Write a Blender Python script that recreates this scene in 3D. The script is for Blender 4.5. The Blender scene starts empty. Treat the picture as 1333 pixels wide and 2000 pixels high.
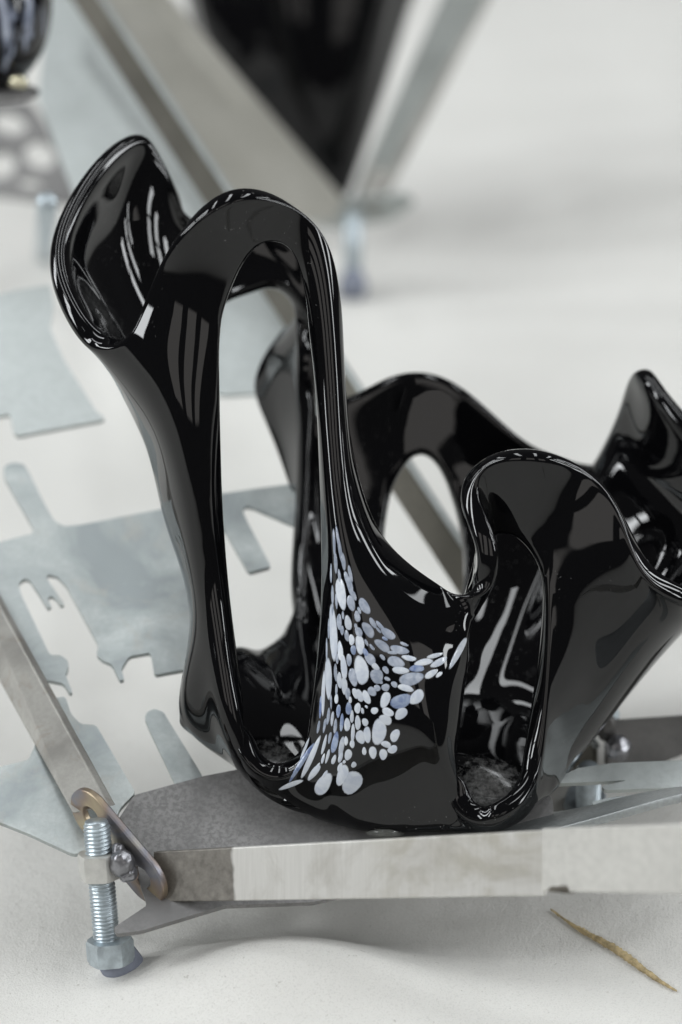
import bpy, bmesh, math, random
from mathutils import Vector, Matrix, noise
from mathutils.bvhtree import BVHTree

random.seed(7)
scene = bpy.context.scene
col = scene.collection

# ------------------------------------------------------------------ camera
F = 85.0 / 36.0 * 2000.0            # focal length in photo pixels
PITCH = math.radians(26)
CAM = Vector((0, 0, 0.524))
FWD = Vector((0, math.cos(PITCH), -math.sin(PITCH)))
UPV = Vector((0, math.sin(PITCH), math.cos(PITCH)))
RGT = Vector((1, 0, 0))
cd = bpy.data.cameras.new('camera')
cam = bpy.data.objects.new('camera', cd)
col.objects.link(cam)
cam.location = CAM
cam.rotation_euler = (math.pi / 2 - PITCH, 0, 0)
cd.sensor_fit = 'VERTICAL'
cd.sensor_height = 36
cd.lens = 85
cd.clip_start = 0.01
cd.clip_end = 200
cd.dof.use_dof = True
cd.dof.focus_distance = 0.85
cd.dof.aperture_fstop = 5.0
scene.camera = cam

# ------------------------------------------------------------------ light: an indoor hall with rows of high windows
w = bpy.data.worlds.new('World')
scene.world = w
w.use_nodes = True
w.node_tree.nodes['Background'].inputs[0].default_value = (0.98, 0.98, 1.0, 1)
w.node_tree.nodes['Background'].inputs[1].default_value = 0.045
scene.view_settings.view_transform = 'Standard'
scene.view_settings.look = 'None'
scene.view_settings.exposure = 0.44
scene.view_settings.gamma = 1.0


def lamp(name, loc, target, sx, sy, power, colr=(0.95, 0.98, 1.0)):
    ld = bpy.data.lights.new(name, 'AREA')
    ld.shape = 'RECTANGLE'
    ld.size = sx
    ld.size_y = sy
    ld.energy = power
    ld.color = colr
    o = bpy.data.objects.new(name, ld)
    col.objects.link(o)
    o.location = loc
    d = Vector(target) - Vector(loc)
    o.rotation_euler = d.to_track_quat('-Z', 'Y').to_euler()
    return o


KEY = 9.0


def window(loc, target, sx, sy, power):
    """one window: two panes with a mullion between them"""
    d = (Vector(target) - Vector(loc)).to_track_quat('-Z', 'Y') @ Vector((0, 1, 0))
    for k in (-0.5, 0.5):
        c = Vector(loc) + d * (sy * 1.12 * k)
        t = Vector(target) + d * (sy * 1.12 * k)
        lamp('window_lamp', c, t, sx, sy, power / 2)


for i in range(4):          # long skylight strips over the far half of the hall
    lamp('skylight_lamp', (-2.1 + 1.4 * i, 1.5, 3.0), (-2.1 + 1.4 * i, 1.45, 0), 0.26, 2.6, KEY * 1.4)
for i in range(3):          # tall windows along the left side
    window((-3.2, -1.3 + 1.35 * i, 2.2), (0, 0.7, 0.1), 0.42, 0.9, KEY * 3.2)
for i in range(3):          # tall windows along the right side
    window((3.4, -1.2 + 1.4 * i, 2.1), (0, 0.7, 0.1), 0.42, 0.9, KEY * 2.6)
# added dim softbox panels behind the camera, for fill and grey reflections
for i in range(3):
    lamp('softbox_lamp', (-2.0 + 2.0 * i, -3.2, 2.1), (-2.0 + 2.0 * i, 0.9, 0.3), 1.25, 1.9, 6.0, (1.0, 0.96, 0.92))


# ------------------------------------------------------------------ helpers
def P(px, py, D):
    """photo pixel and distance (mm along the view axis) -> world point"""
    D = D / 1000.0
    return CAM + RGT * ((px - 666.5) / F * D) + UPV * (-(py - 1000.0) / F * D) + FWD * D


def PD(py):
    """distance of the tilted sheet-metal plane of the front stand"""
    return 1.0 / (0.8395e-3 + 0.2e-6 * py)


def floor_D(py, h=0.0):
    return (CAM.z - h) * 1000.0 / (math.sin(PITCH) + (py - 1000.0) / F * math.cos(PITCH))


def tag(o, label=None, cat=None, group=None, kind=None):
    if label: o['label'] = label
    if cat: o['category'] = cat
    if group: o['group'] = group
    if kind: o['kind'] = kind
    return o


def empty(name, loc):
    o = bpy.data.objects.new(name, None)
    o.empty_display_size = 0.02
    col.objects.link(o)
    o.location = loc
    return o


def link_mesh(name, verts, faces, mat, parent=None, smooth=True, org=None):
    """verts are in world space; the object origin goes to org (or the parent's origin)"""
    if org is None:
        org = parent_origin(parent) if parent else Vector((0, 0, 0))
    me = bpy.data.meshes.new(name)
    po = parent_origin(parent) if parent else Vector((0, 0, 0))
    me.from_pydata([tuple(Vector(v) - org) for v in verts], [], faces)
    me.validate()
    bm = bmesh.new()
    bm.from_mesh(me)
    bmesh.ops.recalc_face_normals(bm, faces=bm.faces)
    bm.to_mesh(me)
    bm.free()
    me.materials.append(mat)
    me.polygons.foreach_set('use_smooth', [smooth] * len(me.polygons))
    o = bpy.data.objects.new(name, me)
    col.objects.link(o)
    if parent:
        o.parent = parent
    o.location = org - po
    return o


def parent_origin(p):
    v = Vector((0, 0, 0))
    while p is not None:
        v += p.location
        p = p.parent
    return v


def bevel(o, wdt=0.0004, seg=2, angle=35):
    m = o.modifiers.new('bevel', 'BEVEL')
    m.width = wdt
    m.segments = seg
    m.limit_method = 'ANGLE'
    m.angle_limit = math.radians(angle)
    m.harden_normals = False
    try:
        o.data.set_sharp_from_angle(angle=math.radians(40))
    except Exception:
        pass
    return o


# ------------------------------------------------------------------ materials
def newmat(name):
    m = bpy.data.materials.new(name)
    m.use_nodes = True
    nt = m.node_tree
    return m, nt, nt.nodes['Principled BSDF']


def N(nt, t, **kw):
    n = nt.nodes.new(t)
    for k, v in kw.items():
        setattr(n, k, v)
    return n


def ramp(nt, src, stops):
    r = N(nt, 'ShaderNodeValToRGB')
    cr = r.color_ramp
    while len(cr.elements) < len(stops):
        cr.elements.new(0.5)
    for e, (p, c) in zip(cr.elements, stops):
        e.position = p
        e.color = c if len(c) == 4 else (*c, 1)
    nt.links.new(src, r.inputs[0])
    return r.outputs[0]


def noise_tex(nt, vec, scale, detail=4, rough=0.6, dist=0.0):
    n = N(nt, 'ShaderNodeTexNoise')
    n.inputs['Scale'].default_value = scale
    n.inputs['Detail'].default_value = detail
    n.inputs['Roughness'].default_value = rough
    n.inputs['Distortion'].default_value = dist
    nt.links.new(vec, n.inputs['Vector'])
    return n.outputs['Fac']


def mathn(nt, op, a, b=None, clamp=False):
    n = N(nt, 'ShaderNodeMath', operation=op)
    n.use_clamp = clamp
    for i, x in enumerate((a, b)):
        if x is None: continue
        if isinstance(x, (int, float)):
            n.inputs[i].default_value = x
        else:
            nt.links.new(x, n.inputs[i])
    return n.outputs[0]


def mixc(nt, fac, a, b):
    n = N(nt, 'ShaderNodeMix', data_type='RGBA')
    if isinstance(fac, (int, float)): n.inputs[0].default_value = fac
    else: nt.links.new(fac, n.inputs[0])
    for i, x in ((6, a), (7, b)):
        if isinstance(x, tuple): n.inputs[i].default_value = (*x, 1) if len(x) == 3 else x
        else: nt.links.new(x, n.inputs[i])
    return n.outputs[2]


def coords(nt, out='Object'):
    return N(nt, 'ShaderNodeTexCoord').outputs[out]


def bump(nt, b, height, strength=0.3, dist=0.001):
    n = N(nt, 'ShaderNodeBump')
    n.inputs['Strength'].default_value = strength
    n.inputs['Distance'].default_value = dist
    nt.links.new(height, n.inputs['Height'])
    nt.links.new(n.outputs[0], b.inputs['Normal'])
    return n


def glass_black(name, dust_spots=(), rough=0.02, wave=0.16, ior=1.45):
    m, nt, b = newmat(name)
    co = coords(nt)
    speck = noise_tex(nt, co, 900, 2, 0.5)
    patch = noise_tex(nt, co, 14, 3, 0.6)
    s1 = ramp(nt, speck, [(0.70, (0, 0, 0)), (0.74, (1, 1, 1))])
    p1 = ramp(nt, patch, [(0.5, (0, 0, 0)), (0.68, (1, 1, 1))])
    dust = mathn(nt, 'MULTIPLY', mathn(nt, 'MULTIPLY', s1, p1), 0.5)
    for (c, r, amt) in dust_spots:
        vm = N(nt, 'ShaderNodeVectorMath', operation='DISTANCE')
        nt.links.new(co, vm.inputs[0])
        vm.inputs[1].default_value = c
        fall = mathn(nt, 'SUBTRACT', 1.0, mathn(nt, 'DIVIDE', vm.outputs['Value'], r), clamp=True)
        nn = noise_tex(nt, co, 420, 5, 0.75)
        th = mathn(nt, 'ADD', mathn(nt, 'MULTIPLY', fall, 1.0), mathn(nt, 'MULTIPLY', mathn(nt, 'SUBTRACT', nn, 0.5), 1.5))
        mk = ramp(nt, th, [(0.36, (0, 0, 0)), (0.95, (1, 1, 1))])
        dust = mathn(nt, 'MAXIMUM', dust, mathn(nt, 'MULTIPLY', mk, amt))
    cl = mixc(nt, dust, (0.0025, 0.0025, 0.003), (0.5, 0.5, 0.49))
    nt.links.new(cl, b.inputs['Base Color'])
    smg = ramp(nt, noise_tex(nt, co, 38, 5, 0.7, 0.8), [(0.52, (0, 0, 0)), (0.72, (1, 1, 1))])
    rg = mathn(nt, 'ADD', mathn(nt, 'ADD', mathn(nt, 'MULTIPLY', dust, 0.5), rough), mathn(nt, 'MULTIPLY', smg, 0.09))
    nt.links.new(rg, b.inputs['Roughness'])
    b.inputs['IOR'].default_value = ior
    if wave:
        wv = mathn(nt, 'ADD', noise_tex(nt, co, 24, 1, 0.3, 0.6), mathn(nt, 'MULTIPLY', noise_tex(nt, co, 75, 1, 0.3, 0.5), 0.14))
        bump(nt, b, wv, wave, 0.003)
    return m


def metal_sheet(name, base=(0.60, 0.64, 0.64), dark=(0.40, 0.43, 0.44), rough=0.42, metallic=0.65, stain=None, scale=1.0, grain=(1, 1, 1), speck=0.25):
    m, nt, b = newmat(name)
    co = coords(nt)
    mp = N(nt, 'ShaderNodeMapping')
    mp.inputs['Scale'].default_value = grain
    nt.links.new(co, mp.inputs['Vector'])
    g = mp.outputs[0]
    a = noise_tex(nt, co, 26 * scale, 5, 0.6, 0.6)
    f = noise_tex(nt, g, 600 * scale, 3, 0.7)
    c = mixc(nt, ramp(nt, a, [(0.36, (0, 0, 0)), (0.62, (1, 1, 1))]), dark, base)
    c = mixc(nt, mathn(nt, 'MULTIPLY', ramp(nt, f, [(0.42, (0, 0, 0)), (0.6, (1, 1, 1))]), speck), c, tuple(x * 0.6 for x in base))
    if stain:
        s = noise_tex(nt, co, 60 * scale, 6, 0.7, 1.0)
        c = mixc(nt, mathn(nt, 'MULTIPLY', ramp(nt, s, [(0.56, (0, 0, 0)), (0.72, (1, 1, 1))]), 0.6), c, stain)
    nt.links.new(c, b.inputs['Base Color'])
    b.inputs['Metallic'].default_value = metallic
    rr = mathn(nt, 'ADD', mathn(nt, 'MULTIPLY', a, 0.3), rough - 0.15)
    nt.links.new(rr, b.inputs['Roughness'])
    bump(nt, b, f, 0.12, 0.0003)
    return m


def plain(name, colr, rough=0.5, metallic=0.0, var=0.25, scale=80, bmp=0.15):
    m, nt, b = newmat(name)
    co = coords(nt)
    a = noise_tex(nt, co, scale, 4, 0.65)
    c = mixc(nt, ramp(nt, a, [(0.35, (0, 0, 0)), (0.65, (1, 1, 1))]), tuple(x * (1 - var) for x in colr), colr)
    nt.links.new(c, b.inputs['Base Color'])
    b.inputs['Roughness'].default_value = rough
    b.inputs['Metallic'].default_value = metallic
    bump(nt, b, a, bmp, 0.0004)
    return m


M = {}
M['galv'] = metal_sheet('galvanised_sheet', base=(0.50, 0.535, 0.525), dark=(0.28, 0.31, 0.315), stain=(0.42, 0.40, 0.36))
M['galv_far'] = metal_sheet('galvanised_sheet_pale', base=(0.53, 0.565, 0.555), dark=(0.44, 0.47, 0.46), scale=0.5)
M['steel'] = metal_sheet('mill_steel', base=(0.42, 0.41, 0.38), dark=(0.27, 0.26, 0.24), rough=0.5, metallic=0.6, stain=(0.25, 0.20, 0.15))
M['steel_warm'] = metal_sheet('warm_grey_steel', base=(0.50, 0.49, 0.45), dark=(0.42, 0.41, 0.37), rough=0.5, metallic=0.5, scale=0.5)
M['steel_pale'] = metal_sheet('ground_pale_steel', base=(0.60, 0.59, 0.555), dark=(0.54, 0.53, 0.50), rough=0.5, metallic=0.4, scale=0.6)
M['steel_brown'] = metal_sheet('brown_steel', base=(0.165, 0.155, 0.13), dark=(0.115, 0.108, 0.09), rough=0.5, metallic=0.5, scale=0.6)
M['steel_dark'] = metal_sheet('dark_steel', base=(0.13, 0.125, 0.12), dark=(0.07, 0.068, 0.065), rough=0.5, metallic=0.5)
M['strip'] = metal_sheet('grey_galvanised_strip', base=(0.40, 0.42, 0.42), dark=(0.31, 0.33, 0.33), speck=0.5)
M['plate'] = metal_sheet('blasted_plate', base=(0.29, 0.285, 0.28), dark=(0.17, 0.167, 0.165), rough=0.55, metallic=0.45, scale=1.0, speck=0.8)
M['zinc'] = plain('zinc_bolt', (0.55, 0.62, 0.66), 0.34, 0.75, 0.25, 300)
M['nut_ivory'] = plain('ivory_nut', (0.66, 0.655, 0.62), 0.36, 0.5, 0.2, 200)
M['rubber'] = plain('rubber_foot', (0.23, 0.25, 0.31), 0.65, 0.0, 0.2, 200)
M['weld'] = plain('weld_bead', (0.34, 0.34, 0.36), 0.3, 0.8, 0.5, 150, 0.2)
M['straw'] = plain('dry_straw', (0.62, 0.49, 0.27), 0.75, 0.0, 0.5, 350, 0.6)

M['crumb'] = plain('bark', (0.16, 0.145, 0.12), 0.8, 0.0, 0.5, 500, 0.6)
# heat tinted link
m, nt, b = newmat('heat_tinted_steel')
co = coords(nt)
nz = noise_tex(nt, co, 40, 3, 0.5, 0.5)
cl = ramp(nt, nz, [(0.3, (0.44, 0.41, 0.35)), (0.44, (0.38, 0.31, 0.21)), (0.52, (0.27, 0.21, 0.17)), (0.6, (0.20, 0.20, 0.23)), (0.72, (0.38, 0.35, 0.30))])
nt.links.new(cl, b.inputs['Base Color'])
b.inputs['Metallic'].default_value = 0.7
b.inputs['Roughness'].default_value = 0.4
M['tint'] = m

# clear silicone pad
m, nt, b = newmat('clear_silicone')
b.inputs['Base Color'].default_value = (0.9, 0.92, 0.85, 1)
b.inputs['Transmission Weight'].default_value = 0.9
b.inputs['Roughness'].default_value = 0.12
b.inputs['IOR'].default_value = 1.4
M['clear'] = m

# white fused glass flecks
for key, c1, c2 in (('fleck_white', (0.72, 0.76, 0.81), (0.57, 0.62, 0.71)),
                    ('fleck_grey', (0.46, 0.50, 0.58), (0.28, 0.32, 0.40)),
                    ('fleck_blue', (0.13, 0.18, 0.36), (0.36, 0.43, 0.57))):
    m, nt, b = newmat(key)
    co = coords(nt)
    a = noise_tex(nt, co, 260, 3, 0.6, 0.8)
    oi = N(nt, 'ShaderNodeObjectInfo')
    tone = mixc(nt, ramp(nt, a, [(0.36, (0, 0, 0)), (0.64, (1, 1, 1))]), c1, c2)
    tone = mixc(nt, mathn(nt, 'MULTIPLY', mathn(nt, 'POWER', oi.outputs['Random'], 2.0), 0.42), tone, tuple(x * 0.5 for x in c2))
    at = N(nt, 'ShaderNodeAttribute', attribute_name='core')      # chips thin out towards their rims
    thin = ramp(nt, mathn(nt, 'ADD', at.outputs['Fac'], mathn(nt, 'MULTIPLY', mathn(nt, 'SUBTRACT', a, 0.5), 0.12)), [(0.0, (0, 0, 0)), (0.16, (1, 1, 1))])
    nt.links.new(mixc(nt, thin, (0.012, 0.014, 0.02), tone), b.inputs['Base Color'])
    b.inputs['Roughness'].default_value = 0.04
    b.inputs['IOR'].default_value = 1.5
    M[key] = m

# pale sand
m, nt, b = newmat('pale_sand')
co = coords(nt)
a = noise_tex(nt, co, 5, 5, 0.6)
g = noise_tex(nt, co, 1400, 2, 0.7)
g2 = noise_tex(nt, co, 120, 5, 0.7)
c = mixc(nt, ramp(nt, a, [(0.3, (0, 0, 0)), (0.7, (1, 1, 1))]), (0.70, 0.69, 0.655), (0.78, 0.77, 0.735))
c = mixc(nt, mathn(nt, 'MULTIPLY', ramp(nt, g, [(0.52, (0, 0, 0)), (0.66, (1, 1, 1))]), 0.35), c, (0.52, 0.51, 0.48))
nt.links.new(c, b.inputs['Base Color'])
b.inputs['Roughness'].default_value = 0.9
b.inputs['Specular IOR Level'].default_value = 0.15
c2 = ramp(nt, noise_tex(nt, co, 520, 2, 0.5), [(0.70, (0, 0, 0)), (0.76, (1, 1, 1))])
nt.links.new(mixc(nt, mathn(nt, 'MULTIPLY', c2, 0.45), c, (0.34, 0.32, 0.28)), b.inputs['Base Color'])
hh = mathn(nt, 'ADD', mathn(nt, 'MULTIPLY', g, 0.5), g2)
bump(nt, b, hh, 0.5, 0.0014)
M['sand'] = m


# ------------------------------------------------------------------ the ground: pale sand, low mounds near the camera
def ground_h(x, y):
    h = 0.004 * noise.noise(Vector((x * 6, y * 6, 0.3))) + 0.0015 * noise.noise(Vector((x * 22, y * 22, 3.1)))
    h += 0.022 * math.exp(-(((x + 0.02) / 0.055) ** 2 + ((y - 0.690) / 0.022) ** 2))
    h += 0.030 * math.exp(-(((x - 0.16) / 0.10) ** 2 + ((y - 0.800) / 0.075) ** 2))
    return h


def axis_ticks(lo, hi, flo, fhi, fine, n_coarse):
    t = []
    a = flo
    while a <= fhi:
        t.append(a)
        a += fine
    left = [lo + (flo - lo) * (i / n_coarse) for i in range(n_coarse)]
    right = [t[-1] + (hi - t[-1]) * ((i + 1) / n_coarse) for i in range(n_coarse)]
    return left + t + right


xs = axis_ticks(-9, 9, -0.45, 0.55, 0.008, 8)
ys = axis_ticks(-7, 11, 0.45, 1.5, 0.008, 8)
gv = [(x, y, ground_h(x, y)) for y in ys for x in xs]
nx = len(xs)
gf = [(j * nx + i, j * nx + i + 1, (j + 1) * nx + i + 1, (j + 1) * nx + i) for j in range(len(ys) - 1) for i in range(nx - 1)]
g = link_mesh('ground', gv, gf, M['sand'])
tag(g, kind='structure')

# ------------------------------------------------------------------ the folded glass vessel
# each column runs from the rim down to the foot: (photo x, photo y, mm behind the focus plane)
_ = None
COLS = [
 ('L0', 140, [(490,372,-30),(508,420,-23),(528,468,-17),_,_,_,(533,1502,-8),(550,1545,0)]),
 ('L1', 132, [(582,407,-20),(580,447,-18),(574,490,-15),_,_,_,(577,1482,-8),(595,1548,-3)]),
 ('Lr', 124, [(636,492,-14),(624,530,-16),(612,580,-12),(634,720,-10),(642,930,-8),(640,1200,-8),(608,1410,-8),(640,1545,-6)]),
 ('a1', 117, [(649,610,-12),(651,720,-14),(652,830,-15),(656,950,-16),(666,1080,-17),(678,1240,-18),(670,1420,-16),(690,1550,-10)]),
 ('a2', 108, [(658,800,-8),(668,900,-12),(680,980,-14),(694,1060,-17),(712,1150,-19),(728,1270,-20),(735,1420,-18),(745,1552,-10)]),
 ('a3', 98,  [(692,972,-6),(710,1034,-11),(730,1090,-15),(750,1150,-18),(768,1225,-20),(785,1320,-21),(795,1440,-19),(800,1556,-10)]),
 ('a4', 88,  [(752,1082,-6),(765,1108,-11),(778,1142,-15),(792,1190,-18),(808,1260,-20),(822,1345,-21),(832,1455,-19),(838,1560,-9)]),
 ('a5', 76,  [(845,1150,-8),(848,1174,-13),(852,1207,-16),(857,1255,-18),(862,1320,-19),(860,1400,-18),(860,1490,-17),(866,1572,-8)]),
 ('Rl', 66,  [(908,1160,-14),(910,1188,-14),(916,1215,-13),(908,1270,-12),(896,1340,-12),(884,1420,-13),(880,1500,-13),(905,1590,-6)]),
 ('R1', 59,  [(954,1116,-19),(946,1128,-9),(946,1088,2),_,_,_,(894,1552,-14),(908,1598,-7)]),
 ('R2', 53,  [(942,1038,-20),(948,1050,-7),(955,1062,1),_,_,_,(917,1582,-16),(930,1606,-6)]),
 ('R3', 47,  [(910,958,-15),(946,985,-7),(970,1046,-1),_,_,_,(943,1590,-18),(955,1608,-5)]),
 ('R4', 41,  [(955,892,-15),(975,960,-10),(990,1040,-4),_,_,_,(965,1584,-20),(975,1603,-4)]),
 ('R5', 33,  [(1050,880,-20),(1042,965,-13),(1024,1058,-6),_,_,_,(1005,1556,-17),(1000,1592,-3)]),
 ('Rr', 23,  [(1135,909,-12),(1108,1000,-11),(1054,1115,-8),(1060,1200,-8),(1054,1310,-8),(1044,1420,-9),(1032,1505,-12),(1020,1575,-2)]),
 ('b1', 12,  [(1208,984,-12),(1180,1060,-11),(1140,1150,-8),(1118,1230,-5),(1100,1320,-3),(1080,1410,0),(1060,1500,2),(1030,1565,6)]),
 ('b2', 2,   [(1253,1087,-14),(1230,1140,-9),(1198,1205,-3),(1168,1270,2),(1138,1345,6),(1110,1425,9),(1080,1500,11),(1035,1558,14)]),
 ('b3', -8,  [(1310,1147,-14),(1292,1180,-4),(1255,1235,4),(1215,1295,10),(1175,1362,15),(1135,1430,19),(1092,1497,22),(1038,1550,23)]),
 ('b4', -18, [(1385,1170,-5),(1350,1190,12),(1300,1240,22),(1248,1302,28),(1198,1365,32),(1148,1430,33),(1097,1490,33),(1035,1543,30)]),
 ('b5', -28, [(1430,1110,20),(1385,1150,35),(1320,1210,45),(1255,1280,48),(1195,1350,48),(1140,1415,46),(1085,1475,42),(1020,1530,36)]),
 ('b6', -38, [(1455,985,40),(1375,1070,58),(1305,1150,64),(1240,1235,63),(1180,1315,59),(1120,1390,54),(1062,1455,47),(1000,1517,38)]),
 ('b7', -46, [(1372,852,50),(1325,970,68),(1265,1070,74),(1205,1170,72),(1150,1265,66),(1095,1352,59),(1038,1432,50),(978,1507,39)]),
 ('b8', -53, [(1292,764,58),(1275,890,78),(1225,1000,83),(1170,1115,80),(1118,1225,73),(1065,1325,63),(1012,1415,52),(955,1498,40)]),
 ('b9', -60, [(1253,718,72),(1240,825,88),(1195,940,92),(1142,1065,88),(1088,1190,80),(1035,1300,68),(985,1402,54),(932,1492,40)]),
 ('c1', -67, [(1236,790,92),(1195,880,100),(1150,970,100),(1100,1085,95),(1050,1195,85),(1003,1298,71),(957,1398,55),(908,1488,40)]),
 ('c2', -74, [(1188,900,105),(1150,940,106),(1105,1005,104),(1060,1100,97),(1015,1200,87),(970,1298,72),(930,1396,56),(888,1485,40)]),
 ('c3', -81, [(1105,895,104),(1080,935,105),(1040,1000,103),(1005,1095,97),(970,1195,87),(935,1293,72),(900,1392,56),(865,1482,40)]),
 ('c4', -88, [(1030,864,102),(1000,900,103),(955,965,102),(948,1070,97),(935,1175,87),(912,1280,73),(880,1382,56),(845,1480,40)]),
 ('Br', -95, [(955,799,100),(915,870,101),(872,945,100),(897,1020,98),(906,1095,93),(902,1170,86),(884,1240,78),(830,1400,55)]),
 ('B1', -101,[(890,748,98),(870,825,100),(848,903,100),_,_,_,(858,1275,74),(815,1405,54)]),
 ('B2', -107,[(825,726,98),(822,810,100),(820,889,100),_,_,_,(825,1285,73),(795,1410,53)]),
 ('B3', -113,[(760,736,97),(780,825,100),(794,908,100),_,_,_,(795,1275,74),(775,1415,53)]),
 ('Bl', -119,[(705,764,97),(735,850,99),(768,955,99),(753,1030,97),(750,1100,92),(757,1170,86),(774,1240,78),(750,1420,55)]),
 ('d1', -125,[(650,789,97),(665,860,98),(680,945,98),(685,1030,96),(688,1110,92),(690,1190,87),(692,1280,78),(700,1430,56)]),
 ('d2', -131,[(614,803,97),(618,860,98),(622,930,98),(628,1010,97),(632,1100,94),(636,1200,88),(645,1300,78),(665,1430,57)]),
 ('d3', -136,[(603,620,93),(603,700,95),(603,790,97),(603,890,97),(603,990,96),(605,1110,93),(608,1260,84),(640,1425,58)]),
 ('Sr', -141,[(592,505,88),(592,560,89),(590,620,90),(601,720,92),(590,880,94),(582,1050,92),(572,1200,86),(620,1420,58)]),
 ('S1', -145,[(530,455,86),(538,510,88),(545,563,86),_,_,_,(547,1250,82),(590,1400,60)]),
 ('S2', -150,[(440,442,82),(470,508,84),(498,570,82),_,_,_,(512,1274,76),(565,1395,58)]),
 ('S3', -155,[(364,427,76),(405,505,79),(448,588,77),_,_,_,(482,1272,68),(545,1400,54)]),
 ('S4', -160,[(356,392,68),(350,480,76),(408,618,70),_,_,_,(455,1268,60),(528,1410,49)]),
 ('S5', -165,[(304,290,62),(300,460,63),(375,650,64),_,_,_,(430,1290,52),(513,1422,43)]),
 ('S6', -170,[(266,262,54),(245,440,60),(345,695,56),_,_,_,(408,1322,43),(500,1434,37)]),
 ('S7', -175,[(206,304,40),(215,480,54),(325,740,48),_,_,_,(390,1352,35),(490,1446,31)]),
 ('S8', 180, [(144,388,26),(192,530,44),(312,785,38),_,_,_,(374,1372,28),(483,1456,26)]),
 ('S9', 176, [(108,490,14),(180,592,34),(304,825,26),_,_,_,(362,1382,22),(478,1466,21)]),
 ('Sl', 172, [(126,583,4),(196,655,18),(302,858,16),(324,940,14),(348,1040,16),(394,1212,17),(356,1386,14),(475,1475,15)]),
 ('e1', 168, [(168,650,-2),(228,712,6),(304,846,8),(328,935,8),(353,1040,9),(396,1210,10),(374,1374,8),(473,1482,11)]),
 ('e2', 164, [(212,666,-6),(252,730,-3),(308,822,-2),(340,920,-1),(366,1030,0),(399,1190,2),(407,1350,2),(475,1490,7)]),
 ('e3', 160, [(260,650,-12),(286,712,-13),(326,798,-13),(358,900,-11),(382,1020,-7),(411,1190,-2),(431,1360,-3),(485,1500,3)]),
 ('e4', 156, [(303,552,-16),(330,630,-17),(366,730,-17),(385,860,-14),(402,1010,-9),(424,1190,-3),(451,1378,-7),(498,1515,0)]),
 ('Ll', 151, [(348,458,-26),(385,530,-22),(432,620,-16),(420,760,-12),(417,930,-6),(432,1170,0),(464,1392,-4),(515,1528,-2)]),
 ('L2', 146, [(412,397,-32),(440,445,-25),(476,503,-17),_,_,_,(492,1468,-8),(530,1538,-1)]),
]
RC = (770, 1555, 20)       # foot ring centre
targets, index = [], {}
for ci, (nm, ang, pts) in enumerate(COLS):
    a = math.radians(ang)
    ring = (RC[0] + 150 * math.cos(a), RC[1] + 54 * math.sin(a), RC[2] - 16 * math.sin(a))
    ring2 = (RC[0] + 75 * math.cos(a), RC[1] + 8 + 26 * math.sin(a), RC[2] - 8 * math.sin(a))
    for ri, p in enumerate(pts + [ring, ring2]):
        if p is None: continue
        index[(ci, ri)] = len(targets)
        D = 860 + p[2]
        if ri >= 7: D = min(D, PD(p[1]) - 6)          # stay above the base plate
        targets.append(P(p[0], p[1], D))
pole = len(targets)
targets.append(P(RC[0], RC[1] + 8, PD(RC[1] + 8) - 6))
faces = []
nc = len(COLS)
for ci in range(nc):
    cj = (ci + 1) % nc
    for ri in range(9):
        k = [(ci, ri), (ci, ri + 1), (cj, ri + 1), (cj, ri)]
        if all(q in index for q in k):
            # a slot: drop the cells between an edge column and an open column
            h = (COLS[ci][2][3] is None) or (COLS[cj][2][3] is None)
            if h and 2 <= ri <= 5: continue
            faces.append([index[q] for q in k])
    faces.append([index[(ci, 9)], pole, index[(cj, 9)]])
# the flap that curls back from the rear leg
fl = [[(606,600,96),(586,640,112),(574,640,122)], [(606,690,98),(550,700,118),(516,722,128)], [(606,770,99),(550,780,120),(510,778,130)],
      [(606,860,99),(570,860,118),(545,870,124)], [(606,960,98),(588,960,110),(576,965,112)]]
fb = len(targets)
for r in fl:
    for p in r:
        targets.append(P(p[0], p[1], 860 + p[2]))
for i in range(4):
    for j in range(2):
        q = fb + i * 3 + j
        faces.append([q, q + 1, q + 4, q + 3])

BASE = P(RC[0], RC[1] + 30, 860 + RC[2])
tg = [Vector(t) - BASE for t in targets]
cage = bpy.data.meshes.new('glass_vessel')
cage.from_pydata([tuple(v) for v in tg], [], faces)
vessel = bpy.data.objects.new('glass_vessel', cage)
col.objects.link(vessel)
vessel.location = BASE
ss = vessel.modifiers.new('smooth', 'SUBSURF')
ss.levels = ss.render_levels = 2
for it in range(4):          # pull the cage until the smooth surface runs through the measured points
    bpy.context.view_layer.update()
    dg = bpy.context.evaluated_depsgraph_get()
    ev = vessel.evaluated_get(dg)
    em = ev.to_mesh()
    for i, v in enumerate(cage.vertices):
        v.co += (tg[i] - em.vertices[i].co) * 0.75
    ev.to_mesh_clear()
    cage.update()
so = vessel.modifiers.new('thickness', 'SOLIDIFY')
so.thickness = 0.0076
so.vertex_group = 'thick'
vg = vessel.vertex_groups.new(name='thick')
WIDE = {'S4': .6, 'S5': .8, 'S6': .95, 'S7': .95, 'S8': .95, 'S9': .85, 'Sl': .7, 'e1': .55, 'b6': .9, 'b7': 1, 'b8': .8, 'b9': .5, 'R1': .6, 'R2': .75, 'R3': .7}
vg.add(list(range(len(tg))), 0.38, 'REPLACE')
for (ci, ri), vi in index.items():
    nm = COLS[ci][0]
    if ri == 0: vg.add([vi], WIDE.get(nm, 0.39), 'REPLACE')
    elif ri == 1 and nm in WIDE: vg.add([vi], 0.5, 'REPLACE')
    elif ri == 6 and nm[0] in 'LR': vg.add([vi], 0.50, 'REPLACE')
so.offset = 0
so.use_even_offset = False
s2 = vessel.modifiers.new('round', 'SUBSURF')
s2.levels = s2.render_levels = 2
cage.polygons.foreach_set('use_smooth', [True] * len(cage.polygons))
loc = lambda px, py, d: tuple(P(px, py, 860 + d) - BASE)
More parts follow.
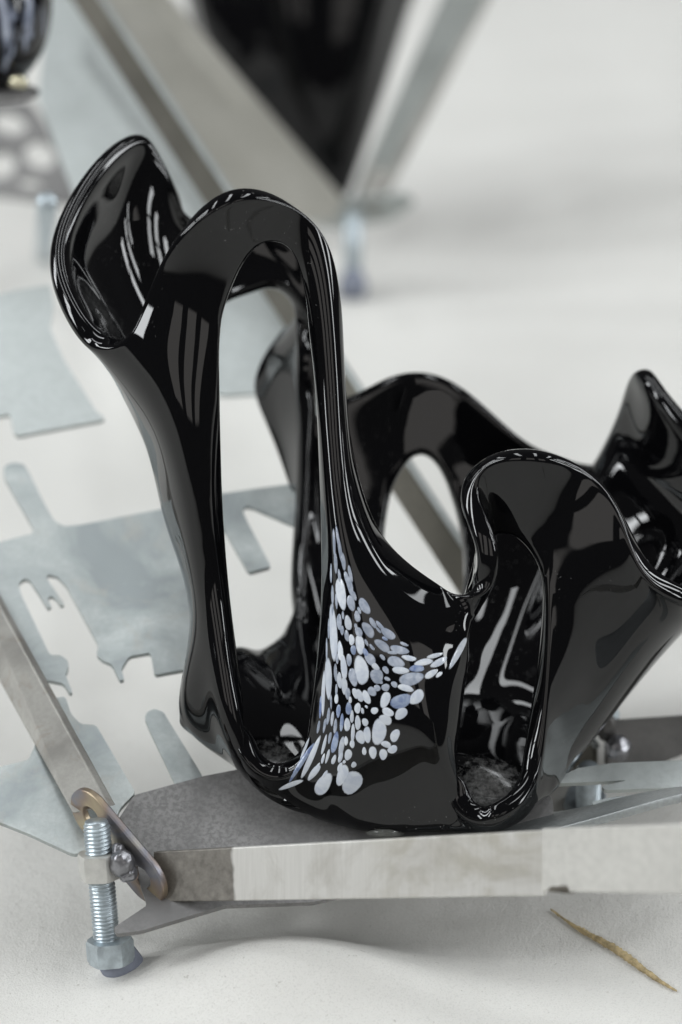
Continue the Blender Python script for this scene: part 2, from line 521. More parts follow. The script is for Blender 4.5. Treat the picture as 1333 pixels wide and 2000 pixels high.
M['glass'] = glass_black('black_glass', [(loc(955, 1545, 5), 0.020, 0.55), (loc(535, 1470, 5), 0.016, 0.28), (loc(215, 600, 20), 0.025, 0.10)])
cage.materials.append(M['glass'])
tag(vessel, 'folded black glass vessel with wavy rim, tall slots and white flecks on its front', 'glass sculpture')
bpy.context.view_layer.update()
dg = bpy.context.evaluated_depsgraph_get()
ev = vessel.evaluated_get(dg)
em = ev.to_mesh()
bvh = BVHTree.FromPolygons([v.co + BASE for v in em.vertices], [tuple(p.vertices) for p in em.polygons])
ev.to_mesh_clear()

# flecks of white and blue glass fused into the front panel (x, y, half length, half width, angle) in a 3.3325x crop at (560,1000)
FL = [
 (310,200,90,8,88,'g'),(335,170,80,8,80,'g'),(350,250,90,10,80,'g'),(320,330,70,10,88,'g'),(300,540,60,8,90,'g'),(290,400,60,6,90,'g'),
 (355,530,110,26,84,'w'),(305,790,180,22,86,'w'),(412,478,68,16,75,'g'),(392,430,50,11,75,'g'),(420,592,56,20,80,'g'),(370,320,60,12,80,'g'),
 (415,400,60,9,78,'g'),(440,545,34,11,75,'g'),(461,680,40,15,78,'g'),(507,612,60,26,65,'g'),(474,640,26,8,70,'g'),(343,715,50,15,86,'g'),
 (368,672,26,7,85,'g'),(401,722,52,18,82,'w'),(362,770,32,10,86,'g'),(393,805,40,12,84,'g'),(424,832,38,15,84,'w'),(470,782,38,18,72,'g'),
 (532,768,62,26,60,'g'),(562,722,38,15,60,'g'),(608,738,38,12,45,'g'),(478,862,62,25,80,'w'),(436,898,30,16,80,'b'),(407,962,42,14,85,'g'),
 (350,905,66,15,88,'w'),(330,955,36,8,88,'g'),(373,1010,80,18,86,'w'),(273,1080,130,20,88,'w'),(240,1180,140,11,92,'w'),(222,1270,70,8,93,'b'),
 (320,1045,56,10,88,'g'),(345,1095,56,13,87,'w'),(377,1130,62,16,88,'w'),(487,1030,102,40,80,'w'),(434,1075,58,24,82,'g'),(545,958,48,26,60,'g'),
 (515,915,34,15,60,'b'),(588,1068,48,40,50,'g'),(578,1005,32,18,40,'w'),(662,792,58,24,32,'g'),(640,824,20,10,30,'b'),(624,870,58,27,35,'g'),
 (735,897,62,25,18,'g'),(765,860,28,10,20,'g'),(712,976,62,30,15,'g'),(798,951,50,16,8,'w'),(688,916,34,10,10,'g'),(893,978,62,20,-14,'w'),
 (965,935,52,14,-14,'w'),(992,978,66,19,-30,'w'),(941,1054,46,21,-30,'w'),(993,1058,26,12,-45,'w'),(1118,915,125,18,-62,'w'),(742,1030,56,22,10,'w'),
 (812,1086,80,40,-18,'g'),(848,1018,52,20,0,'b'),(775,1145,55,20,12,'w'),(646,1028,26,17,60,'g'),(656,1086,20,12,20,'g'),(702,1122,24,16,30,'g'),
 (645,1142,28,22,20,'g'),(616,1110,13,9,0,'g'),(590,1146,24,18,40,'g'),(556,1168,36,22,50,'g'),(520,1205,48,22,62,'w'),(478,1195,44,18,66,'w'),
 (448,1180,34,16,70,'w'),(398,1180,42,14,85,'g'),(415,1224,22,9,85,'w'),(520,1268,12,7,60,'w'),(495,1295,20,9,75,'w'),(463,1277,36,17,88,'w'),
 (573,1293,24,21,90,'w'),(643,1222,52,30,110,'w'),(745,1232,68,44,-20,'b'),(660,1302,42,24,20,'w'),(746,1312,48,30,-35,'w'),(848,1204,60,34,-55,'w'),
 (645,1352,44,30,40,'w'),(602,1430,82,46,95,'w'),(706,1455,42,28,110,'w'),(562,1565,42,23,92,'w'),(506,1557,27,13,92,'w'),(630,1577,37,24,100,'w'),
 (690,1545,36,22,-30,'w'),(648,1512,38,18,20,'w'),(525,1450,56,22,90,'w'),(482,1465,48,26,80,'w'),(464,1372,48,16,92,'w'),(512,1368,28,18,60,'w'),
 (395,1385,44,17,95,'w'),(432,1440,62,11,92,'w'),(338,1295,42,12,92,'b'),(405,1280,44,16,92,'b'),(426,1332,40,11,90,'w'),(318,1395,46,10,94,'g'),
 (360,1370,55,11,94,'b'),(272,1330,56,9,98,'g'),(298,1345,46,9,95,'w'),(248,1390,46,8,100,'g'),(208,1400,46,7,100,'g'),(388,1490,30,11,92,'w'),
 (428,1510,28,13,95,'w'),(315,1500,72,17,100,'b'),(358,1530,70,15,98,'w'),(282,1470,42,8,100,'g'),(245,1515,66,9,105,'w'),(268,1590,46,9,105,'w'),
 (238,1605,36,8,108,'w'),(308,1612,32,12,105,'w'),(352,1592,40,12,100,'w'),(402,1580,40,19,100,'w'),(376,1626,12,9,100,'w'),(348,1662,32,13,110,'w'),
 (438,1645,19,15,120,'w'),(364,1712,68,32,108,'w'),(426,1760,78,54,108,'w'),(240,1772,76,40,125,'w'),(248,1712,36,9,125,'w'),(180,1695,62,18,125,'w'),
 (200,1660,36,7,120,'w'),(158,1600,150,16,115,'w'),(98,1630,160,13,122,'b'),(30,1775,90,13,158,'w'),(120,1540,80,7,113,'w'),(325,1215,36,10,90,'w'),
 (290,1235,46,6,90,'g'),(325,1160,40,7,90,'g'),(300,640,50,6,90,'g'),(275,760,70,5,90,'g'),(262,900,80,5,90,'g'),(325,580,50,7,88,'g'),(345,420,46,9,84,'g'),
 (452,745,22,8,80,'g'),(520,850,24,9,66,'g'),(556,880,24,9,55,'g'),(600,770,22,8,50,'g'),(625,945,22,12,50,'g'),
]
nf = 0
fleck_index = 0
for (cx, cy, A, B, ang, kind) in FL:
    px0, py0 = 560 + cx / 3.3325, 1000 + cy / 3.3325
    A, B = A * 1.07 / 3.3325, B * (1.27 if cx < 480 else 1.16) / 3.3325
    t = math.radians(ang)
    rc = bvh.ray_cast(CAM, (P(px0, py0, 860) - CAM).normalized())
    if rc[0] is None:
        print('MISS0', cx, cy); continue
    dep0 = rc[3]
    pts, ok = [], True
    rings, seg = (0.4, 0.7, 0.86, 1.0), 18
    ph = [random.uniform(0, 6.28) for _k in range(3)]
    for r in (0,) + rings:
        for s in range(1 if r == 0 else seg):
            th = 2 * math.pi * s / seg
            wob = 1 + 0.07 * math.sin(2 * th + ph[0]) + 0.05 * math.sin(3 * th + ph[1])
            u, v = A * r * wob * math.cos(th), B * r * wob * math.sin(th)
            qx, qy = px0 + u * math.cos(t) - v * math.sin(t), py0 + u * math.sin(t) + v * math.cos(t)
            h = bvh.ray_cast(CAM, (P(qx, qy, 860) - CAM).normalized())
            if h[0] is None or abs(h[3] - dep0) > 0.022:
                ok = False
                break
            nrm = h[1] if h[1].dot(FWD) < 0 else -h[1]
            pts.append(h[0] + nrm * (0.00016 * math.sqrt(max(0, 1 - r * r)) + 0.00003 - 0.00006 * r))
        if not ok: break
    if not ok:
        print('MISS', cx, cy)
        continue
    fc = [(0, 1 + s, 1 + (s + 1) % seg) for s in range(seg)]
    for k in range(len(rings) - 1):
        for s in range(seg):
            a0, a1 = 1 + k * seg + s, 1 + k * seg + (s + 1) % seg
            fc.append((a0, a0 + seg, a1 + seg, a1))
    fo = link_mesh('glass_fleck', pts, fc, M[{'w': 'fleck_white', 'g': 'fleck_grey', 'b': 'fleck_blue'}[kind]], vessel)
    ca = fo.data.attributes.new('core', 'FLOAT', 'POINT')
    ca.data.foreach_set('value', [1.0] + [1.0 - r for r in rings for _s in range(seg)])
    nf += 1



# ------------------------------------------------------------------ sheet and bar builders
def smooth_outline(pts, closed=True, r=0.18):
    """cut each corner a little so sheet corners look laser cut, not razor sharp"""
    out = []
    n = len(pts)
    for i in range(n):
        p0, p1, p2 = Vector(pts[i - 1]), Vector(pts[i]), Vector(pts[(i + 1) % n])
        l0, l2 = min(4.0, (p1 - p0).length * r), min(4.0, (p2 - p1).length * r)
        out.append(p1 + (p0 - p1).normalized() * l0)
        out.append(p1 + (p2 - p1).normalized() * l2)
    return [tuple(p) for p in out]


def sheet(name, pts, mat, parent, dfun=PD, thick=0.0020, holes=()):
    """flat plate cut to an outline (photo pixels) lying on the tilted plane dfun"""
    pts = smooth_outline(pts)
    bm = bmesh.new()
    loops = [pts] + [list(h) for h in holes]
    allE = []
    for L in loops:
        vs = [bm.verts.new(P(x, y, dfun(y))) for (x, y) in L]
        allE += [bm.edges.new((vs[i], vs[(i + 1) % len(vs)])) for i in range(len(vs))]
    bmesh.ops.triangle_fill(bm, edges=allE, use_beauty=True, use_dissolve=False)
    a, b_, c_ = P(400, 1000, dfun(1000)), P(800, 1000, dfun(1000)), P(400, 1400, dfun(1400))
    n = (b_ - a).cross(c_ - a).normalized()
    if n.dot(FWD) < 0: n = -n          # away from the camera
    top = list(bm.faces)
    ret = bmesh.ops.extrude_face_region(bm, geom=top)
    vv = [e for e in ret['geom'] if isinstance(e, bmesh.types.BMVert)]
    bmesh.ops.translate(bm, vec=n * thick, verts=vv)
    bmesh.ops.recalc_face_normals(bm, faces=bm.faces)
    org = parent_origin(parent)
    bmesh.ops.translate(bm, vec=-org, verts=bm.verts)
    me = bpy.data.meshes.new(name)
    bm.to_mesh(me)
    bm.free()
    me.materials.append(mat)
    o = bpy.data.objects.new(name, me)
    col.objects.link(o)
    o.parent = parent
    return o


def bar(name, t0, b0, D0, t1, b1, D1, mat, parent, thick=0.003, seg=1):
    """flat bar on edge: top/bottom pixel at both ends and their distances"""
    A, B_, C_, E = P(*t0, D0), P(*b0, D0), P(*t1, D1), P(*b1, D1)
    n = (C_ - A).cross(B_ - A).normalized()
    if n.dot(FWD) < 0: n = -n
    v = [A, B_, E, C_]
    v += [p + n * thick for p in v]
    f = [(0, 1, 2, 3), (7, 6, 5, 4), (0, 3, 7, 4), (1, 5, 6, 2), (0, 4, 5, 1), (3, 2, 6, 7)]
    o = link_mesh(name, v, f, mat, parent, smooth=False)
    return bevel(o, 0.0004)


def frame(z):
    z = z.normalized()
    x = z.orthogonal().normalized()
    return x, z.cross(x), z


def loft(name, rings, mat, parent, cap=True, org=None):
    n = len(rings[0])
    v = [p for r in rings for p in r]
    f = []
    for k in range(len(rings) - 1):
        for s in range(n):
            f.append((k * n + s, k * n + (s + 1) % n, (k + 1) * n + (s + 1) % n, (k + 1) * n + s))
    if cap:
        f.append(tuple(range(n))[::-1])
        f.append(tuple((len(rings) - 1) * n + s for s in range(n)))
    return link_mesh(name, v, f, mat, parent, org=org)


def tube(name, a, b, prof, mat, parent, n=32, org=None):
    """lathe from a to b; prof = [(t along, radius)]"""
    x, y, z = frame(b - a)
    rings = []
    for (t, r) in prof:
        c = a + (b - a) * t
        rings.append([c + (x * math.cos(2 * math.pi * s / n) + y * math.sin(2 * math.pi * s / n)) * r for s in range(n)])
    return loft(name, rings, mat, parent, org=org)


def threaded_rod(name, a, b, R, parent, pitch=0.0014, n=28):
    L = (b - a).length
    x, y, z = frame(b - a)
    step = pitch / 8
    k = int(L / step)
    rings = []
    for i in range(k + 1):
        d = i * step
        taper = min(1, d / 0.0022)
        ring = []
        for s in range(n):
            th = 2 * math.pi * s / n
            u = ((d / pitch - s / n) % 1.0)
            tri = abs(2 * u - 1)
            r = R * (0.80 + 0.20 * taper) - 0.0007 * (1 - tri) * taper
            ring.append(a + z * d + (x * math.cos(th) + y * math.sin(th)) * r)
        rings.append(ring)
    return loft(name, rings, M['zinc'], parent)


def hex_nut(name, c, z, af, h, mat, parent, rot=0.0):
    """hexagon with chamfered corners, af = width over flats"""
    x, y, z = frame(z)
    rings = []
    n = 36
    for (t, kk) in ((-0.5, 0.80), (-0.5, 0.93), (-0.36, 1.0), (0.36, 1.0), (0.5, 0.93), (0.5, 0.80)):
        ring = []
        for s in range(n):
            th = 2 * math.pi * s / n
            hexr = af / 2 / math.cos(((th + math.pi / 6) % (math.pi / 3)) - math.pi / 6)
            r = min(hexr, af / 2 * 1.155 * kk)
            ring.append(c + z * (h * t) + (x * math.cos(th + rot) + y * math.sin(th + rot)) * r)
        rings.append(ring)
    o = loft(name, rings, mat, parent)
    o.data.set_sharp_from_angle(angle=math.radians(25))
    return o


def blob(name, c, rx, ry, rz, mat, parent, amp=0.25, seed=0, org=None):
    bm = bmesh.new()
    bmesh.ops.create_icosphere(bm, subdivisions=4, radius=1)
    vs = []
    for v in bm.verts:
        k = 1 + amp * noise.noise(v.co * 1.7 + Vector((seed * 3.1, 0, 0))) + amp * 0.35 * noise.noise(v.co * 5 + Vector((seed, 2, 0)))
        vs.append(c + Vector((v.co.x * rx * k, v.co.y * ry * k, v.co.z * rz * k)))
    f = [tuple(x.index for x in p.verts) for p in bm.faces]
    bm.free()
    return link_mesh(name, vs, f, mat, parent, org=org)


# ------------------------------------------------------------------ front stand: bars on edge, cut sheets, threaded feet
stand = empty('metal_stand', P(600, 1700, 850))
tag(stand, 'welded flat-bar metal stand with laser-cut galvanised sheets under the folded black vessel', 'stand')

# front bar: dark mill scale at the left end, ground bright further right
m, nt, b = newmat('front_bar_steel')
co = coords(nt)
sx = N(nt, 'ShaderNodeSeparateXYZ')
nt.links.new(co, sx.inputs[0])
xo = P(455, 1700, 848).x - stand.location.x
wob = noise_tex(nt, co, 40, 3, 0.6)
edge = mathn(nt, 'ADD', mathn(nt, 'SUBTRACT', sx.outputs[0], xo), mathn(nt, 'MULTIPLY', mathn(nt, 'SUBTRACT', wob, 0.5), 0.012))
msk = mathn(nt, 'MULTIPLY', edge, 900, clamp=True)
mp = N(nt, 'ShaderNodeMapping')
mp.inputs['Scale'].default_value = (1500, 60, 60)
nt.links.new(co, mp.inputs['Vector'])
br = noise_tex(nt, mp.outputs[0], 1.0, 3, 0.6)
scl = noise_tex(nt, co, 300, 5, 0.7)
pt = noise_tex(nt, co, 35, 5, 0.65, 0.8)
darkc = mixc(nt, ramp(nt, scl, [(0.35, (0, 0, 0)), (0.7, (1, 1, 1))]), (0.14, 0.13, 0.115), (0.24, 0.225, 0.20))
litc = mixc(nt, br, (0.50, 0.49, 0.46), (0.66, 0.65, 0.62))
xa = P(690, 1650, 820).x - stand.location.x
xm = mathn(nt, 'MULTIPLY', mathn(nt, 'SUBTRACT', sx.outputs[0], xa), 60, clamp=True)
st2 = noise_tex(nt, co, 55, 4, 0.6, 0.6)
litc = mixc(nt, mathn(nt, 'MULTIPLY', mathn(nt, 'MULTIPLY', xm, ramp(nt, st2, [(0.42, (0, 0, 0)), (0.6, (1, 1, 1))])), 0.55), litc, (0.36, 0.335, 0.27))
litc = mixc(nt, mathn(nt, 'MULTIPLY', ramp(nt, pt, [(0.52, (0, 0, 0)), (0.7, (1, 1, 1))]), 0.55), litc, (0.33, 0.31, 0.27))
nt.links.new(mixc(nt, msk, darkc, litc), b.inputs['Base Color'])
b.inputs['Metallic'].default_value = 0.45
b.inputs['Roughness'].default_value = 0.48
bump(nt, b, br, 0.1, 0.0002)
M['front_bar'] = m

fb1 = bar('front_bar', (300, 1664), (300, 1762), 842, (1064, 1622), (1064, 1750), 785, M['front_bar'], stand)
fb2 = bar('front_bar', (1058, 1618), (1058, 1741), 782, (1420, 1606), (1420, 1748), 728, M['steel_pale'], stand)
bar('side_bar', (-130, 947), (-130, 1095), 975, (212, 1574), (142, 1588), 852, M['steel'], stand)
bar('long_bar', (128, -100), (128, -18), 1222, (1158, 1463), (1158, 1562), 935, M['steel_brown'], stand)
bar('edge_highlight', (129, -108), (129, -99), 1219, (1160, 1454), (1160, 1463), 932.5, M['galv_far'], stand, 0.0034)  # added pale strip: the highlight along the long bar's ground top edge
bar('rear_bar', (1186, 1408), (1186, 1494), 930, (1450, 1390), (1450, 1490), 945, M['steel_dark'], stand)

sheet('cut_sheet', [(-60,1075),(47,1046),(62,1043),(67,1034),(8,932),(7,916),(14,907),(28,903),(46,906),(56,920),(88,985),(107,1018),(126,1028),(158,1025),(326,992),
      (428,965),(493,955),(577,944),(640,932),(640,1050),(574,1025),(493,990),(480,988),(474,997),(486,1023),(530,1106),(486,1118),(437,1032),(415,1045),(400,1300),(302,1318),
      (295,1274),(253,1281),(237,1306),(243,1326),(234,1329),(219,1297),(200,1289),(189,1279),(193,1260),(130,1144),(112,1125),(95,1121),(91,1127),(98,1139),(126,1179),
      (119,1183),(107,1166),(97,1163),(93,1172),(101,1183),(93,1188),(81,1167),(58,1132),(47,1130),(36,1139),(42,1162),(98,1279),(118,1279),(133,1290),(134,1304),(128,1318),
      (142,1351),(136,1354),(124,1334),(79,1325),(40,1280),(-60,1110)], M['galv'], stand)
sheet('cut_sheet', [(-60,585),(60,562),(98,556),(105,596),(98,640),(126,703),(189,804),(205,816),(200,820),(34,851),(26,842),(20,808),(-60,822)], M['galv_far'], stand)
sheet('cut_sheet', [(128,1360),(139,1394),(158,1414),(188,1416),(265,1548),(235,1578),(200,1662),(142,1668),(56,1628),(-60,1582),(-60,1512),(56,1484),(71,1450),(105,1364)], M['galv'], stand)
sheet('long_sheet', [(75,190),(100,-60),(150,-60),(700,862),(640,862),(525,800),(500,768),(430,772),(350,705),(280,600),(150,395)], M['galv_far'], stand, dfun=lambda y: PD(y) * 1.055)
sheet('base_plate', [(262,1553),(397,1516),(484,1499),(560,1482),(800,1470),(1000,1490),(1080,1560),(1085,1680),(1000,1735),(700,1742),(610,1762),(440,1768),(275,1818),(228,1824),(222,1812),(288,1768),(232,1600)],
      M['plate'], stand, thick=0.0022)
sheet('sheet_tab', [(347,1540),(290,1420),(283,1402),(288,1390),(303,1384),(320,1391),(330,1408),(388,1502),(400,1525)], M['galv'], stand, dfun=lambda y: PD(y) * 1.004)
# wavy strip and slotted sheets at the right
def ribbon(name, top, bot, mat, thick=0.0028):
    A = [P(*p) for p in top]
    B_ = [P(*p) for p in bot]
    n = len(A)
    v = A + B_
    f = [(i, i + 1, n + i + 1, n + i) for i in range(n - 1)]
    o = link_mesh(name, v, f, mat, stand)
    s = o.modifiers.new('smooth', 'SUBSURF'); s.levels = s.render_levels = 3
    t = o.modifiers.new('thickness', 'SOLIDIFY'); t.thickness = thick; t.offset = 0
    bevel(o, 0.0002)
    return o
ribbon('wavy_strip', [(780,1645,872),(900,1622,872),(1030,1598,870),(1127,1589,866),(1225,1560,860),(1333,1542,852),(1450,1530,846)],
       [(780,1672,850),(900,1660,850),(1030,1640,846),(1111,1620,840),(1225,1588,832),(1333,1556,824),(1450,1535,818)], M['strip'])
sheet('slotted_sheet', [(1060,1532),(1130,1500),(1200,1490),(1450,1480),(1450,1534),(1182,1543),(1176,1535),(1225,1524),(1090,1530)], M['galv_far'], stand, dfun=lambda y: PD(y) * 1.0, thick=0.002)
sheet('sheet_tongue', [(1156,1566),(1200,1556),(1330,1548),(1330,1562),(1250,1562),(1160,1574)], M['galv'], stand, dfun=lambda y: PD(y) * 0.995, thick=0.0022)

# threaded foot at the left joint
foot_pt = P(250, 1895, floor_D(1895, 0.002))
r_top, r_bot = P(188, 1603, 838), P(209, 1835, 846)
threaded_rod('threaded_rod', r_top, r_bot + (r_bot - r_top).normalized() * 0.004, 0.0048, stand)
rz = (r_bot - r_top).normalized()
hex_nut('nut', r_top + (r_bot - r_top) * 0.37, rz, 0.0135, 0.0092, M['nut_ivory'], stand, 0.4)
nut2 = P(216, 1856, 846)
hex_nut('nut', nut2, rz, 0.0145, 0.0085, M['zinc'], stand, 0.2)
rb = P(226, 1868, 850)
tube('rubber_foot', P(222, 1864, 850), P(270, 1920, 858), [(0, 0.0068), (0.2, 0.0074), (0.5, 0.0072), (0.75, 0.0062), (0.92, 0.0045), (1.0, 0.002)], M['rubber'], stand)

# oval link plate with two holes
def link_plate():
    D0 = 846
    ca, cb = P(178, 1597, D0 + 3), P(277, 1714, D0 - 4)
    u = (cb - ca).normalized()
    pv = (RGT * -0.78 + UPV * -0.62).normalized()
    wv = (pv * 0.62 + FWD * 0.78)
    wv = (wv - u * wv.dot(u)).normalized()
    n = u.cross(wv).normalized()
    R = 0.0108
    out = []
    for s in range(25):
        th = math.pi / 2 + math.pi * s / 24
        out.append(ca + (u * math.cos(th) + wv * math.sin(th)) * R)
    for s in range(25):
        th = -math.pi / 2 + math.pi * s / 24
        out.append(cb + (u * math.cos(th) + wv * math.sin(th)) * R)
    bm = bmesh.new()
    E = []
    for L in (out, [ca + (u * math.cos(t_) + wv * math.sin(t_)) * 0.0042 for t_ in [k * math.pi / 12 for k in range(24)]],
              [cb + (u * math.cos(t_) + wv * math.sin(t_)) * 0.0042 for t_ in [k * math.pi / 12 for k in range(24)]]):
        vs = [bm.verts.new(p) for p in L]
        E += [bm.edges.new((vs[i], vs[(i + 1) % len(vs)])) for i in range(len(vs))]
    bmesh.ops.triangle_fill(bm, edges=E, use_beauty=True, use_dissolve=False)
    nn = n if n.dot(FWD) > 0 else -n
    ret = bmesh.ops.extrude_face_region(bm, geom=list(bm.faces))
    bmesh.ops.translate(bm, vec=nn * 0.0026, verts=[e for e in ret['geom'] if isinstance(e, bmesh.types.BMVert)])
    bmesh.ops.recalc_face_normals(bm, faces=bm.faces)
    bmesh.ops.translate(bm, vec=-stand.location, verts=bm.verts)
    me = bpy.data.meshes.new('link_plate')
    bm.to_mesh(me); bm.free()
    me.materials.append(M['tint'])
    o = bpy.data.objects.new('link_plate', me)
    col.objects.link(o)
    o.parent = stand
    bevel(o, 0.0005, 2, 50)
link_plate()
blob('weld_bead', P(238, 1686, 836), 0.0046, 0.004, 0.0050, M['weld'], stand, 0.14, 1)
blob('weld_bead', P(250, 1704, 838), 0.0034, 0.004, 0.0032, M['weld'], stand, 0.14, 2)
blob('weld_bead', P(232, 1664, 838), 0.0026, 0.003, 0.0034, M['weld'], stand, 0.14, 3)
# right joint
blob('weld_bead', P(1190, 1394, 930), 0.0040, 0.004, 0.0036, M['zinc'], stand, 0.15, 4)
blob('weld_bead', P(1185, 1420, 928), 0.0040, 0.004, 0.0058, M['steel_dark'], stand, 0.15, 5)
blob('weld_bead', P(1207, 1460, 924), 0.0050, 0.005, 0.0048, M['weld'], stand, 0.15, 6)
# second threaded foot, behind at the right
D2 = 930
a2, b2 = P(1150, 1500, 905), P(1150, 1628, floor_D(1628, 0.004))
threaded_rod('threaded_rod', a2, b2, 0.0048, stand)
z2 = (b2 - a2).normalized()
hex_nut('nut', P(1143, 1572, 925), z2, 0.0145, 0.0085, M['zinc'], stand, 0.1)
tube('rubber_foot', b2 - z2 * 0.006, b2 + z2 * 0.004, [(0, 0.006), (0.6, 0.0065), (1.0, 0.005)], M['rubber'], stand)
# third foot far left, under the long sheet
a3, b3 = P(92, 395, PD(395)), P(95, 640, floor_D(520, 0.0))
b3 = P(88, 500, floor_D(500))
threaded_rod('threaded_rod', a3, a3 + (b3 - a3), 0.0048, stand, pitch=0.003)

# clear silicone pads under the vessel
for (x, y, D, r) in ((602, 1578, 872, 0.0048), (752, 1622, 858, 0.0070)):
    c = P(x, y, D)
    pd = tube('clear_pad', c - UPV * 0.0018, c + UPV * 0.0016, [(0, r * 0.9), (0.25, r), (0.7, r), (1, r * 0.8)], M['clear'], None, org=c)
    tag(pd, 'clear round silicone pad under the %s of the black vessel' % ('left side' if x < 700 else 'front middle'), 'pad', 'clear pads under the black vessel')

# ------------------------------------------------------------------ rear stand with a dark glass cone
rear = empty('rear_metal_stand', P(680, 420, 1450))
tag(rear, 'blurred V-shaped metal stand on the sand behind the vessel holding a dark glass cone', 'stand')
RD = lambda y: 1440 - 0.10 * (400 - y)
bar('stand_bar', (300, -40), (255, -40), 1330, (672, 396), (640, 440), 1430, M['steel_warm'], rear, 0.004)
sheet('side_sheet', [(185,-30),(300,-30),(364,64),(434,144),(538,243),(647,381),(655,432),(560,428),(420,380)], M['steel_warm'], rear, dfun=lambda y: 1400 - 0.1 * (400 - y))
sheet('right_strip', [(690,395),(712,330),(880,-40),(970,-40),(800,250),(725,412)], M['galv_far'], rear, dfun=lambda y: 1470 - 0.1 * (400 - y))
bar('stand_bar', (905, -40), (975, -40), 1520, (700, 385), (735, 420), 1452, M['steel'], rear, 0.004)
sheet('foot_plate', [(560,418),(680,392),(790,380),(812,400),(760,432),(640,448)], M['galv_far'], rear, dfun=lambda y: 1455 - 0.4 * (400 - y), thick=0.003)
a4, b4 = P(690, 420, 1452), P(690, 552, floor_D(560, 0.006))
tube('threaded_rod', a4, b4, [(0, 0.0055), (1, 0.0055)], M['zinc'], rear, n=20)
tube('rubber_foot', P(690, 545, floor_D(560, 0.01)), P(689, 572, floor_D(572, 0.0)), [(0, 0.0075), (0.5, 0.009), (1, 0.008)], M['rubber'], rear, n=20)

cone_rings = []
for i in range(24):
    t = i / 23
    y = -220 + t * (392 + 220)
    yl = [(-220, 330, 900), (0, 366, 796), (60, 380, 780), (170, 430, 750), (280, 520, 716), (360, 620, 690), (392, 655, 674)]
    for k in range(len(yl) - 1):
        if yl[k][0] <= y <= yl[k + 1][0]:
            q = (y - yl[k][0]) / (yl[k + 1][0] - yl[k][0])
            xl = yl[k][1] + q * (yl[k + 1][1] - yl[k][1])
            xr = yl[k][2] + q * (yl[k + 1][2] - yl[k][2])
    D = 1520
    c = P((xl + xr) / 2, y, D)
    r = (xr - xl) / 2 / F * D / 1000
    ring = []
    for s in range(64):
        th = 2 * math.pi * s / 64
        rr = r * (1 + 0.05 * math.sin(7 * th + 0.6) * min(1, 1.3 - t))
        ring.append(c + RGT * (rr * math.cos(th)) + FWD * (rr * 0.7 * math.sin(th)))
    cone_rings.append(ring)
M['glass_far'] = glass_black('dark_glass', (), 0.05, 0.2, 1.36)
org = cone_rings[-1][0]
cone = loft('glass_cone', cone_rings, M['glass_far'], None, org=Vector(org))
tag(cone, 'blurred dark fluted glass cone standing in the V-shaped metal stand at the back', 'glass sculpture')

# ------------------------------------------------------------------ small glass piece at the upper left
mm, nt, b = newmat('streaked_glass')
co = coords(nt)
mp = N(nt, 'ShaderNodeMapping')
mp.inputs['Scale'].default_value = (50, 50, 16)
nt.links.new(co, mp.inputs['Vector'])
st = noise_tex(nt, mp.outputs[0], 1.0, 4, 0.6, 1.2)
nt.links.new(ramp(nt, st, [(0.50, (0.003, 0.003, 0.004)), (0.56, (0.25, 0.28, 0.36)), (0.64, (0.75, 0.8, 0.88))]), b.inputs['Base Color'])
b.inputs['Roughness'].default_value = 0.05
pc = P(-10, 160, 1075)
prof = [(175, 18), (165, 40), (150, 58), (120, 84), (80, 102), (40, 110), (0, 113), (-60, 108), (-120, 90)]
rings = []
for (y, r) in prof:
    c = P(-10, y, 1075)
    R = r / F * 1.075
    rings.append([c + RGT * (R * math.cos(2 * math.pi * s / 40)) + FWD * (R * math.sin(2 * math.pi * s / 40)) for s in range(40)])
bulb = loft('streaked_glass_bulb', rings, mm, None, org=pc)
s = bulb.modifiers.new('smooth', 'SUBSURF'); s.levels = s.render_levels = 2
tag(bulb, 'rounded dark glass bulb with milky blue streaks at the upper left edge', 'glass sculpture')
pl = empty('bulb_pedestal', P(12, 185, 1075))
tag(pl, 'small round metal pedestal under the streaked glass bulb', 'pedestal')
c = P(8, 182, 1075)
up = UPV * 0.92 - FWD * 0.38
tube('disc', c - up * 0.0012, c + up * 0.0012, [(0, 0.0150), (0.2, 0.0156), (0.8, 0.0156), (1, 0.0150)], M['plate'], pl, n=48)
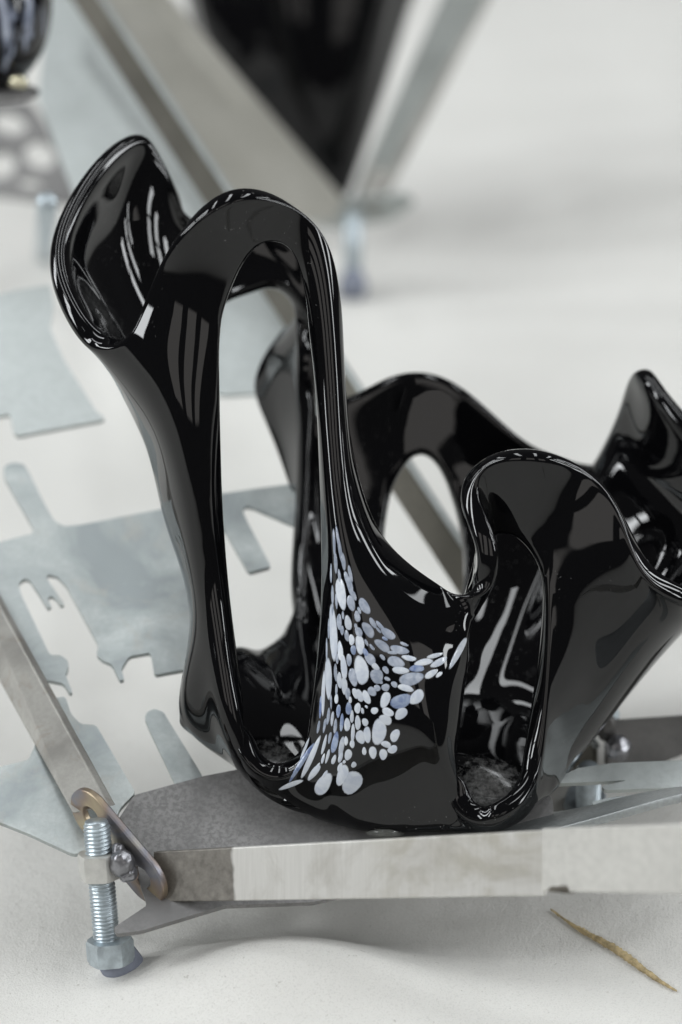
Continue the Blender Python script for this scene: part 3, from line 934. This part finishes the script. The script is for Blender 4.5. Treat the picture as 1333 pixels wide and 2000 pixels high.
tube('stem', P(36, 172, 1062), P(38, 150, 1062), [(0, 0.0035), (0.3, 0.0042), (0.8, 0.004), (1, 0.003)], plain('brass_pin', (0.62, 0.58, 0.42), 0.25, 0.8), pl, n=20)
def ell(cx, cy, rx, ry, rot=0.0, n=20):
    return [(cx + rx * math.cos(2 * math.pi * k / n) * math.cos(rot) - ry * math.sin(2 * math.pi * k / n) * math.sin(rot),
             cy + rx * math.cos(2 * math.pi * k / n) * math.sin(rot) + ry * math.sin(2 * math.pi * k / n) * math.cos(rot)) for k in range(n)]
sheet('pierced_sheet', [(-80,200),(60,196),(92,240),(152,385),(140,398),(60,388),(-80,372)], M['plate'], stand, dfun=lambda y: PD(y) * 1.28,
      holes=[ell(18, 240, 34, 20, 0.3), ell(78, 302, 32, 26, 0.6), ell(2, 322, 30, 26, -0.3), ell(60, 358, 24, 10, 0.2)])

# ------------------------------------------------------------------ straw and crumb on the sand
pa = []
rings = []
K = 70
for i in range(K + 1):
    t = i / K
    x = 1076 + t * (1322 - 1076)
    y = 1776 + t * (1934 - 1776) + 3 * math.sin(t * 9)
    h = 0.03
    h = 0.02
    for _it in range(12):
        c = P(x, y, floor_D(y, h))
        h = 0.5 * h + 0.5 * (ground_h(c.x, c.y) + 0.0008)
    r = 0.0003 + 0.0013 * max(0.0, math.sin(math.pi * min(1, t * 0.95 + 0.02))) ** 1.2 * (0.55 + 0.75 * t if t < 0.72 else 1.0)
    r *= 1 + 0.35 * noise.noise(Vector((t * 14, 0, 0)))
    rings.append([c + (RGT * 0.5 + UPV * 0.4) * (r * 0.7 * noise.noise(Vector((t * 60, a * 1.3, 1)))) + RGT * (0.5 * r * math.cos(a)) + UPV * (r * math.sin(a)) + FWD * (0.7 * r * math.cos(a)) for a in [2 * math.pi * k / 10 for k in range(10)]])
straw = loft('straw_stalk', rings, M['straw'], None, org=Vector(rings[K // 2][0]))
tag(straw, 'dry yellow-brown straw stalk lying on the pale sand at lower right', 'straw')
blob('dirt_smear', P(1104, 1737, 774.5), 0.0050, 0.0012, 0.0011, M['crumb'], stand, 0.3, 9)
